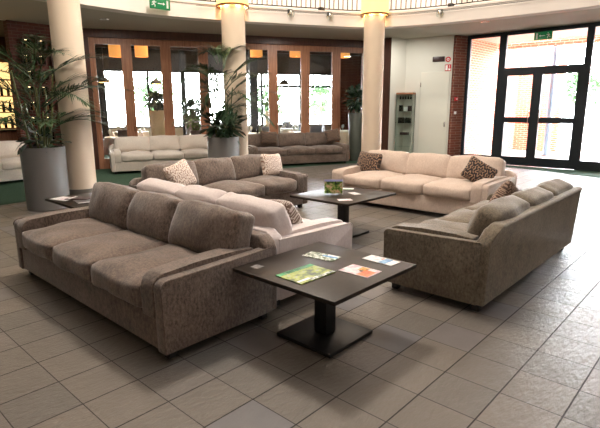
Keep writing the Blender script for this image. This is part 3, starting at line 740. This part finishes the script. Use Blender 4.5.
# near table: seen from the camera the magazine's head strip is at its far left
sheet('magazine', 2.263, 2.036, ZT, .235, .33, -PI/2-.03, .006, 'c_green', 'green garden magazine at the left of the near black table', 'magazine',
      [('title_band', .0, .17, .0, 1, 'c_title'), ('title_line', .05, .12, .2, .85, 'c_white'), ('caption', .78, .88, .02, .35, 'c_white'), ('picture', .86, 1, .30, 1, 'c_dots')])
bpy.data.objects[[o.name for o in bpy.data.objects if o.name.startswith('magazine')][-1]].rotation_euler = (0, 0, -PI/2-.03)
sheet('foliage_leaflet', 2.633, 2.214, ZT, .13, .26, .13, .003, 'c_dots', 'leafy green and white leaflet lying at the back of the near black table', 'leaflet',
      [('blue_strip', .55, .75, .02, .5, 'c_blue'), ('white_strip', .8, .98, .05, .4, 'c_white')])
sheet('red_leaflet', 2.554, 1.809, ZT, .17, .235, .02, .003, 'c_pink', 'pale leaflet with a red and orange corner, in the middle of the near table', 'leaflet',
      [('red_panel', .05, .72, .04, .40, 'c_red'), ('orange_panel', .55, .95, .35, .62, 'c_orange'), ('emblem', .42, .56, .40, .52, 'plate')])
sheet('blue_leaflet', 2.845, 1.834, ZT, .12, .25, -.03, .003, 'c_white', 'narrow white and blue leaflet near the right corner of the near table', 'leaflet',
      [('blue_panel', .05, .95, .22, .46, 'c_blue'), ('text_block', .1, .9, .55, .82, 'c_pink'), ('red_text', .6, .9, .48, .53, 'c_red')])
tag(finish('paper_coaster', bx(-.035, .035, -.035, .035, 0, .002), M['grey_print'], loc=(2.15, 2.39, ZT), rot=(0, 0, .1), smooth=False), 'small dark grey square at the left corner of the near table', 'coaster')
# middle table
t = thing('picture_stand', 'small upright stand with a green landscape picture on the middle table', 'picture', (4.76, 3.81, ZT), -.82)
finish('print', bx(-.115, .115, -.003, .003, .015, .165), M['c_land'], t, smooth=False, rot=(-.12, 0, 0))
finish('title_band', bx(-.115, .115, -.0035, .0035, .165, .19), M['c_violet'], t, smooth=False, rot=(-.12, 0, 0))
bm = bmesh.new(); box(bm, -.118, .118, -.004, -.0031+.001, .0, .016); finish('acrylic_lip', bm, M['cabglass'], t, smooth=False)
bm = bmesh.new(); prism(bm, [(0, 0), (.09, 0), (.03, .188)], 'x', .116, .120); finish('side_fin', bm, M['c_white'], t, smooth=False)
for nm, x, y, w_, h_, rz, mt, lb, b in (('folded_leaflet', 5.206, 3.974, .13, .24, .5, 'c_white', 'white leaflet with a green edge at the far corner of the middle table', [('green_strip', 0, .25, 0, 1, 'c_title')]),
      ('folded_card', 4.989, 3.648, .10, .17, -.4, 'c_white', 'small white card near the centre of the middle table', [('text_block', .3, .7, .3, .7, 'c_pink')]),
      ('curled_flyer', 4.555, 3.471, .11, .17, .9, 'c_pink', 'pale flyer by the near corner of the middle table', [('text_block', .2, .6, .2, .8, 'c_white')])):
    sheet(nm, x, y, ZT, w_, h_, rz, .003, mt, lb, 'leaflet', b)
# far-left table
sheet('magazine', 2.337, 6.093, ZT, .20, .27, .3, .005, 'c_white', 'white-edged magazine at the left of the far-left black table', 'magazine', [('picture', .1, .9, .1, .6, 'c_pink')])
sheet('magazine', 2.465, 5.936, ZT+.008, .20, .28, .6, .006, 'plate', 'dark red magazine on top of the others on the far-left table', 'magazine', [('title_band', .05, .95, .8, .92, 'c_white')])
sheet('magazine', 2.426, 5.719, ZT, .20, .27, -.2, .007, 'grey_print', 'dark grey magazine at the near edge of the far-left table', 'magazine', [('title_band', .05, .95, .1, .2, 'c_white')])

# ------------------------------------------------------------------ plants
def leaflet(bm, p, d, up, ln, wd):
    """narrow pointed leaf from p along d, drooping at the tip"""
    side = d.cross(up).normalized(); pts = []
    for k, (f, ww) in enumerate(((0, .35), (.35, 1), (.72, .75), (1, 0))):
        c = p + d*ln*f + Vector((0, 0, -1))*ln*.28*f*f
        pts.append((c, ww*wd))
    prev = None
    for c, ww in pts:
        if ww > 0: cur = (bm.verts.new(c-side*ww), bm.verts.new(c+side*ww))
        else: cur = (bm.verts.new(c),)
        if prev: bm.faces.new((prev[0], prev[1]) + cur[::-1])
        prev = cur
def frond_bm(ln, rise, droop, pairs, leaf_len, wd, rng):
    """arching frond growing from the origin along +x"""
    bm = bmesh.new(); pts = []
    for k in range(9):
        f = k/8; pts.append(Vector((ln*f*math.cos(rise*(1-f*.3)), math.sin(f*2.2)*ln*.03, ln*math.sin(rise)*f - droop*f*f)))
    tube(bm, pts, [.011*(1-k/10) for k in range(9)], 5)
    def at(f): i = min(7, int(f*8)); return pts[i].lerp(pts[i+1], f*8-i), (pts[i+1]-pts[i]).normalized()
    for k in range(pairs):
        f = .22 + .78*(k+.5)/pairs; p, d = at(f)
        sc_ = math.sin(PI*min(1, .25+f*.75))**.6 if f < .97 else .4
        for sg in (-1, 1):
            sdir = d.cross(Vector((0, 0, 1))).normalized()*sg
            dv = (d*(.55+.5*f) + sdir*(.9-.45*f) + Vector((0, 0, .18+rng.uniform(-.15, .2)))).normalized()
            leaflet(bm, p, dv, Vector((0, 0, 1)), leaf_len*sc_*rng.uniform(.85, 1.12)+.04, wd)
    return bm
def planter(t, r0, r1, h, mat, rim=.02):
    bm = bmesh.new(); lathe(bm, [(r0-.03, 0), (r0, .01), (r1, h-.008), (r1-.006, h), (r1-rim, h), (r1-rim-.01, h-.07)], 48); finish('planter', bm, M[mat], t)
    bm = bmesh.new(); lathe(bm, [(.01, h-.05), (r1-rim-.005, h-.05)], 32); finish('soil', bm, M['soil'], t)
def palm(loc, label, r, h, mat, fronds, canes, seed, mleaf='leaf', size=1.0):
    rng = random.Random(seed); t = thing('potted_palm', label, 'plant', loc)
    planter(t, r*.97, r, h, mat)
    for k in range(canes):
        a = 2*PI*k/canes+rng.uniform(-.3, .3); rr = rng.uniform(.05, r*.55); hh = rng.uniform(.5, 1.1)*size
        b = Vector((rr*math.cos(a), rr*math.sin(a), h-.05)); e = b + Vector((math.cos(a)*.15, math.sin(a)*.15, hh))
        finish('cane', tube(bmesh.new(), [b, b.lerp(e, .5)+Vector((.01, .01, 0)), e], [.018, .015, .012], 7), M['stem'], t)
    for az, z, ln, rise, droop, in fronds:
        bm = frond_bm(ln*size, rise, droop*size, 28, .36*size, .0095, rng)
        finish('frond', bm, M[mleaf if rng.random() > .3 else 'leafd'], t, loc=(math.cos(az)*.10, math.sin(az)*.10, z), rot=(0, 0, az), smooth=False)
    return t
def fr(n, seed, z0, z1, l0, l1, r0, r1, d0, d1):
    g = random.Random(seed); out = []
    for k in range(n):
        out.append((2*PI*k/n*2.618 + g.uniform(-.3, .3), g.uniform(z0, z1), g.uniform(l0, l1), g.uniform(r0, r1), g.uniform(d0, d1)))
    return out
def bushy(bm, c, r, n, leaf, rng, flat=.8):
    for _ in range(n):
        v = Vector((rng.gauss(0, 1), rng.gauss(0, 1), rng.gauss(0, 1))).normalized()
        p = Vector(c) + Vector((v.x*r, v.y*r, v.z*r*flat))*rng.uniform(.25, 1)
        d = (v + Vector((rng.uniform(-.6, .6), rng.uniform(-.6, .6), rng.uniform(-.2, .8)))).normalized()
        leaflet(bm, p, d, Vector((rng.uniform(-.5, .5), rng.uniform(-.5, .5), 1)), leaf*rng.uniform(.7, 1.2), leaf*.26)
    return bm
# left planter palm
PL = (2.97, 8.39)
t = palm((PL[0], PL[1], 0), 'tall palm in a grey cylindrical planter left of the first column', .333, 1.0, 'planter',
     fr(12, 1, 1.25, 1.7, 1.0, 1.45, .5, 1.15, .35, .8) + fr(12, 2, 1.6, 2.15, .9, 1.25, .5, 1.2, .3, .65) + fr(8, 3, 1.1, 1.3, .8, 1.1, .5, .9, .3, .6), 9, 11, size=1.12)
bm = bushy(bmesh.new(), (0, 0, 1.12), .38, 90, .15, random.Random(5), .5); finish('underplanting', bm, M['leafd'], t, smooth=False)
PC = (6.33, 7.98)
t = palm((PC[0], PC[1], 0), 'palm in a grey round planter in front of the middle column', .325, 1.03, 'planter',
     fr(14, 4, 1.2, 1.8, .7, 1.15, .5, 1.15, .35, .8) + fr(14, 5, 1.8, 2.6, .6, 1.0, .8, 1.35, .25, .6), 8, 12, size=1.15)
bm = bushy(bmesh.new(), (0.02, 0, 1.25), .40, 260, .17, random.Random(6), .7); finish('underplanting', bm, M['leafd'], t, smooth=False)
def shrub(loc, label, r0, r1, h, mat, cr, ch, n, leaf, lm, seed, name='potted_shrub', flowers=False):
    rng = random.Random(seed); t = thing(name, label, 'plant', loc)
    planter(t, r0, r1, h, mat)
    for k in range(4):
        a = k*1.6; finish('stem', tube(bmesh.new(), [(0, 0, h-.06), (.05*math.cos(a), .05*math.sin(a), h+ch*.4), (.16*math.cos(a), .16*math.sin(a), h+ch*.9)], [.014, .011, .007], 6), M['stem'], t)
    bm = bushy(bmesh.new(), (0, 0, h+ch*.75), cr, n, leaf, rng, ch/cr*.62); finish('foliage', bm, M[lm], t, smooth=False)
    if flowers:
        bm = bmesh.new()
        for k in range(7):
            v = Vector((rng.uniform(-1, 1), rng.uniform(-1, 1), rng.uniform(-.3, 1))).normalized()*cr
            for j in range(5):
                a = j*2*PI/5; leaflet(bm, Vector((v.x, v.y, h+ch*.8+v.z*.6)), Vector((math.cos(a), math.sin(a), .4)).normalized(), Vector((0, 0, 1)), .10, .03)
        finish('blossom', bm, M['white_petal'], t, smooth=False)
    return t
shrub(tuple(S(7.42, -.42)), 'leafy shrub in a tall dark tapered planter just left of the lit column', .16, .24, 1.46, 'planter_dark', .36, .55, 260, .17, 'leafd', 21)
shrub(tuple(S(1.80, 3.0)), 'dark shrub in a tall cream planter between the first dining tables', .20, .30, 1.55, 'planter_cream', .42, .42, 460, .15, 'leafd', 22)
shrub(tuple(S(3.1, 4.9)), 'dark shrub in a tall grey planter by the restaurant window post', .18, .30, 1.35, 'planter', .42, .42, 420, .15, 'leafd', 23)
shrub(tuple(S(2.84, 1.3)), 'white flowering plant in a small pot behind the beige sofa', .14, .20, .95, 'planter', .30, .35, 130, .17, 'leafl', 24, 'flowering_plant', True)
shrub(tuple(S(6.05, 4.2)), 'green shrub in a pale planter behind the second column of folding doors', .18, .28, 1.5, 'planter_cream', .34, .40, 180, .17, 'leafl', 25)
for (s, t_, lb) in ((10.3, 5.0, 'green shrub in a pale planter at the right end of the restaurant'), (6.1, 7.35, 'green shrub in a pale planter by the restaurant back window')):
    shrub(tuple(S(s, t_)), lb, .18, .26, .9, 'planter_cream', .40, .5, 160, .17, 'leafl', 26)

# ------------------------------------------------------------------ restaurant furniture
def rtable(s, t_, label, r=.62):
    p = S(s, t_); t = thing('dining_table', label, 'table', tuple(p))
    finish('tabletop', lathe(bmesh.new(), [(r, .72), (r, .745)], 36), M['wood'], t)
    finish('leg', lathe(bmesh.new(), [(.26, 0), (.26, .02), (.05, .04), (.05, .72)], 20), M['blackmetal'], t)
    bm = bmesh.new(); n = 72
    rings = []
    for z, rr, wv in ((.752, r*.2, 0), (.752, r+.008, 0), (.74, r+.02, 0), (.5, r+.03, .02), (.22, r+.05, .045)):
        rings.append([bm.verts.new(((rr+wv*math.cos(9*2*PI*k/n))*math.cos(2*PI*k/n), (rr+wv*math.cos(9*2*PI*k/n))*math.sin(2*PI*k/n), z)) for k in range(n)])
    bm.faces.new(rings[0])
    for i in range(4):
        for k in range(n): bm.faces.new((rings[i][k], rings[i][(k+1) % n], rings[i+1][(k+1) % n], rings[i+1][k]))
    o = finish('tablecloth', bm, M['cloth'], loc=tuple(p)); tag(o, 'white cloth hanging over the ' + label, 'tablecloth')
    return p
def make_dchair(loc, rz, label, mat='chaircover'):
    t = thing('dining_chair', label, 'chair', loc, rz, None)
    bm = bmesh.new(); box(bm, -.22, .22, -.22, .22, .42, .49); bevel(bm, .02, 2); finish('seat', bm, M[mat], t)
    bm = bmesh.new(); prism(bm, [(.16, .49), (.22, .49), (.29, 1.0), (.25, 1.02), (.22, 1.0)], 'x', -.21, .21); bevel(bm, .015, 2); finish('backrest', bm, M[mat], t)
    bm = bmesh.new(); prism(bm, [(-.215, -.215), (.215, -.215), (.215, .215), (-.215, .215)], 'z', .12, .42); finish('chair_skirt', bm, M[mat], t)
    for x in (-.18, .18):
        for y in (-.18, .18): finish('leg', bx(x-.018, x+.018, y-.018, y+.018, 0, .12), M['darkwood'], t, smooth=False)
    return t
tabs = [(.75, 2.2, 'dining table behind the first folding door'), (3.45, 3.2, 'dining table behind the beige sofa'), (5.15, 2.6, 'dining table just right of the middle column'),
        (7.0, 3.1, 'dining table behind the far brownish sofa'), (9.0, 3.3, 'dining table by the lit column'), (.9, 5.8, 'far dining table by the left restaurant window'),
        (4.6, 6.2, 'far dining table by the middle restaurant window'), (7.6, 6.1, 'far dining table by the right restaurant window')]
g0 = None; gg = {}
kinds = ('wine_glass', 'water_bottle', 'pepper_mill', 'folded_napkin')
def small(kind):
    bm = bmesh.new()
    if kind == 'wine_glass': lathe(bm, [(.035, 0), (.035, .004), (.005, .01), (.005, .09), (.035, .12), (.042, .17), (.034, .22)], 14); return finish(kind, bm, M['bottle_clear'])
    if kind == 'water_bottle': lathe(bm, [(.036, 0), (.038, .18), (.014, .24), (.014, .30)], 14); return finish(kind, bm, M['bottle_dark'])
    if kind == 'pepper_mill': lathe(bm, [(.028, 0), (.02, .06), (.028, .10), (.012, .13), (.02, .15), (.005, .17)], 14); return finish(kind, bm, M['darkwood'])
    prism(bm, [(-.06, 0), (.06, 0), (0, .15)], 'y', -.035, .035); return finish(kind, bm, M['c_white'], smooth=False)
desc = {'wine_glass': 'stemmed glass on the ', 'water_bottle': 'dark bottle on the ', 'pepper_mill': 'dark pepper mill on the ', 'folded_napkin': 'folded napkin on the '}
cdir = ['left of', 'in front of', 'right of', 'beyond']
chair0 = None
for ti, (s, t_, lb) in enumerate(tabs):
    p = rtable(s, t_, lb)
    rng = random.Random(50+ti)
    for j in range(9):
        kind = ('wine_glass', 'folded_napkin', 'wine_glass', 'folded_napkin', 'wine_glass', 'water_bottle', 'wine_glass', 'pepper_mill', 'folded_napkin')[j]
        a = 2*PI*j/9+rng.uniform(-.15, .15); rr = .48 if j not in (5, 7) else .14
        if kind in gg: o = gg[kind].copy(); COL.objects.link(o)
        else: o = gg[kind] = small(kind)
        o.location = (p.x+rr*math.cos(a), p.y+rr*math.sin(a), .753); o.rotation_euler = (0, 0, a)
        tag(o, desc[kind]+lb.replace('dining table ', 'table ')+', '+('right', 'far right', 'far edge', 'far left', 'left', 'near left', 'near edge', 'near right')[int(((a-(.8256-PI/2)*0-(-.745)) % (2*PI))/(PI/4)+.5) % 8], kind.split('_')[-1], {'wine_glass': 'wine glasses', 'water_bottle': 'bottles', 'pepper_mill': 'pepper mills', 'folded_napkin': 'folded napkins'}[kind]+' on the '+lb)
    for j in range(4):
        if ti in (2, 3, 4) and j == 3: continue
        if j == 2: continue
        a = FA + PI + j*PI/2; cx, cy = p.x+.93*math.cos(a), p.y+.93*math.sin(a)
        tt = (Vector((cx, cy))-A).dot(NN)
        if tt < .55: continue
        rz = a - PI/2
        mt = 'chair'
        lab = 'blue-grey covered chair %s the %s' % (cdir[j], lb)
        if chair0 is None: chair0 = make_dchair((cx, cy, .006), rz, lab)
        else: dup(chair0, (cx, cy, .006), rz, lab)
# pendants and drum lamps inside the restaurant
def pendant(s, t_, z, label, ztop=4.1):
    p = S(s, t_); t = thing('dome_pendant', label, 'lamp', (p.x, p.y, z))
    bm = bmesh.new(); lathe(bm, [(.19, 0), (.185, .03), (.13, .12), (.04, .17), (.03, .21), (.01, .21)], 28, closed_ends=False); finish('lamp_shade', bm, M['blackmetal'], t)
    bm = bmesh.new(); lathe(bm, [(.17, .008), (.01, .008)], 24, closed_ends=False); finish('diffuser', bm, M['lampglow'], t)
    finish('cord', tube(bmesh.new(), [(0, 0, .21), (0, 0, ztop-z)], .006, 6), M['blackmetal'], t)
for s, t_, lb in ((.21, 3, 'dark dome pendant lamp seen through the first folding door'), (1.83, 3.6, 'dark dome pendant lamp above the cream planter'), (6.19, 3, 'dark dome pendant lamp above the table behind the far sofa')):
    pendant(s, t_, 2.42, lb)
def drum(s, t_, z, r, h, label):
    p = S(s, t_); t = thing('hanging_drum_lamp', label, 'lamp', (p.x, p.y, z))
    bm = bmesh.new(); lathe(bm, [(r, 0), (r, h), (r-.01, h), (r-.01, 0), (r, 0)], 32, closed_ends=False); finish('lamp_shade', bm, M['drumshade'], t)
    finish('cord', tube(bmesh.new(), [(0, 0, 0.05), (0, 0, 4.1-z)], .006, 6), M['blackmetal'], t)
    bm = bmesh.new(); lathe(bm, [(.01, .02), (.05, .05), (.05, .1), (.01, .13)], 14); finish('bulb', bm, M['lampglow'], t)
for s, z, r, lb in ((.66, 3.12, .21, 'first yellow drum lamp behind the folding doors, from the left'), (1.38, 3.14, .19, 'second yellow drum lamp behind the folding doors, from the left'),
        (4.95, 3.24, .20, 'yellow drum lamp behind the doors, right beside the middle column'), (6.33, 3.28, .23, 'yellow drum lamp behind the doors above the far brownish sofa'), (8.06, 3.3, .2, 'yellow drum lamp behind the doors, left of the lit column')):
    drum(s, 2.0, z, r, .46, lb)

# ------------------------------------------------------------------ brick wall display boxes, bar
bx0 = None
for r_ in range(7):
    for c_ in range(4):
        lb = 'display box on the dark brick wall, %s row from the top, %s' % (('seventh', 'sixth', 'fifth', 'fourth', 'third', 'second', 'first')[r_], ('leftmost', 'second', 'third', 'rightmost')[c_])
        loc = (4.42+.33*c_ + (.0 if r_ % 2 else .04), 12.93, .95+.36*r_)
        if bx0 is None:
            t = bx0 = thing('wall_display_box', lb, 'display box', loc, 0, 'bottle boxes on the dark brick wall')
            bm = bmesh.new()
            for a, b, c, d in ((-.10, .10, -.11, -.095), (-.10, .10, .095, .11), (-.10, -.088, -.095, .095), (.088, .10, -.095, .095)): box(bm, a, b, -.12, 0, c, d)
            finish('frame', bm, M['darkwood'], t, smooth=False)
            finish('back_panel', bx(-.088, .088, -.012, -.002, -.095, .095), M['bottle_dark'], t, smooth=False)
            bm = bmesh.new(); lathe(bm, [(.022, -.094), (.024, .0), (.008, .03), (.008, .06)], 10, (0, -.06)); finish('bottle', bm, M['brass'], t)
            finish('spot_lamp', bx(-.02, .02, -.07, -.04, .082, .094), plain('tiny_spot_glow', srgb(255, 225, 170), .5, emit=5), t, smooth=False)
        else: dup(bx0, loc, 0, lb, 'bottle boxes on the dark brick wall')
t = thing('back_bar_shelving', 'backlit bar shelving with bottles glimpsed at the far left', 'shelving', (3.2, 15.75, 0))
finish('back_panel', bx(-1.8, 1.8, .14, .18, 1.0, 2.9), M['warmshelf'], t, smooth=False)
for z in (1.05, 1.5, 1.95, 2.4): finish('shelf', bx(-1.8, 1.8, -.12, .14, z, z+.03), M['wood'], t, smooth=False)
finish('cabinet', bx(-1.8, 1.8, -.15, .14, 0, 1.0), M['darkwood'], t, smooth=False)
b0 = {}
for r_, z in enumerate((1.08, 1.53, 1.98)):
    for c_ in range(5):
        key = (r_+c_) % 2
        if key in b0: o = b0[key].copy(); COL.objects.link(o)
        else:
            bm = bmesh.new(); lathe(bm, [(.038, 0), (.04, .18), (.014, .25), (.014, .31)], 12); o = b0[key] = finish('spirit_bottle', bm, M['bottle_dark' if key else 'brass'])
        o.location = (4.15+.17*c_, 15.74, z)
        tag(o, 'bottle on the %s backlit bar shelf, %s from the left' % (('lowest', 'second', 'third')[r_], ('first', 'second', 'third', 'fourth', 'fifth')[c_]), 'bottle', 'bottles on the bar shelves')
t = thing('bar_counter', 'wooden bar counter in the alcove behind the far left sofa', 'counter', (3.0, 13.9, 0))
finish('body', bx(-1.7, 1.7, -.25, .25, 0, 1.06, .005), M['wood'], t); finish('worktop', bx(-1.75, 1.75, -.32, .30, 1.06, 1.10, .006), M['black'], t)
bm = bmesh.new(); lathe(bm, [(.05, 0), (.06, .01), (.19, .13), (.18, .14), (.05, .03)], 26, closed_ends=True)
tag(finish('fruit_bowl', bm, M['signwhite'], loc=(3.75, 13.85, 1.10)), 'white bowl on the bar counter left of the palm', 'bowl')

# ------------------------------------------------------------------ outside
def tree(x, y, h, r, seed, label):
    rng = random.Random(seed); t = thing('garden_tree', label, 'tree', (x, y, -.22))
    finish('trunk', tube(bmesh.new(), [(0, 0, 0), (.05, .03, h*.5), (0, 0, h*.8)], [.12, .09, .05], 8), M['wood'], t)
    bm = bushy(bmesh.new(), (0, 0, h*.7), r, 700, .30, rng, .8); finish('crown', bm, M['hedge'], t, smooth=False)
for k, (s, t_, h, r, lb) in enumerate(((8.6, 14, 3.2, 1.3, 'green tree in the garden beyond the right restaurant windows'), (2.2, 15, 3.4, 1.4, 'green tree in the garden beyond the left restaurant windows'), (12.6, 16, 3.6, 1.5, 'green tree in the garden beyond the folding doors by the lit column'))):
    p = S(s, t_); tree(p.x, p.y, h, r, k, lb)
tree(27, 8.6, 3.0, 1.3, 9, 'green shrub outside beyond the glass entrance doors')
tree(30, 7.0, 4.2, 1.3, 10, 'taller tree outside, right of the view through the entrance doors')
t = thing('portico_post', 'pale blue-grey post outside the right entrance door', 'post', (17.6, 5.0, -.01))
finish('shaft', lathe(bmesh.new(), [(.09, 0), (.09, 3.71)], 20), plain('pale_blue_paint', srgb(120, 150, 176), .6), t)
finish('base', bx(-.14, .14, -.14, .14, 0, .04, .005), M['band'], t)
t = thing('globe_wall_lamp', 'round white globe lamp hanging outside to the right of the doors', 'lamp', (15.6, 2.95, 2.75))
bm = bmesh.new(); bmesh.ops.create_uvsphere(bm, u_segments=20, v_segments=14, radius=.14); finish('globe', bm, M['signwhite'], t)
finish('cord', tube(bmesh.new(), [(0, 0, .13), (0, 0, .95)], .008, 6), M['blackmetal'], t)
finish('shade_cap', lathe(bmesh.new(), [(.10, .11), (.04, .17), (.02, .17)], 18, closed_ends=False), M['dframe'], t)
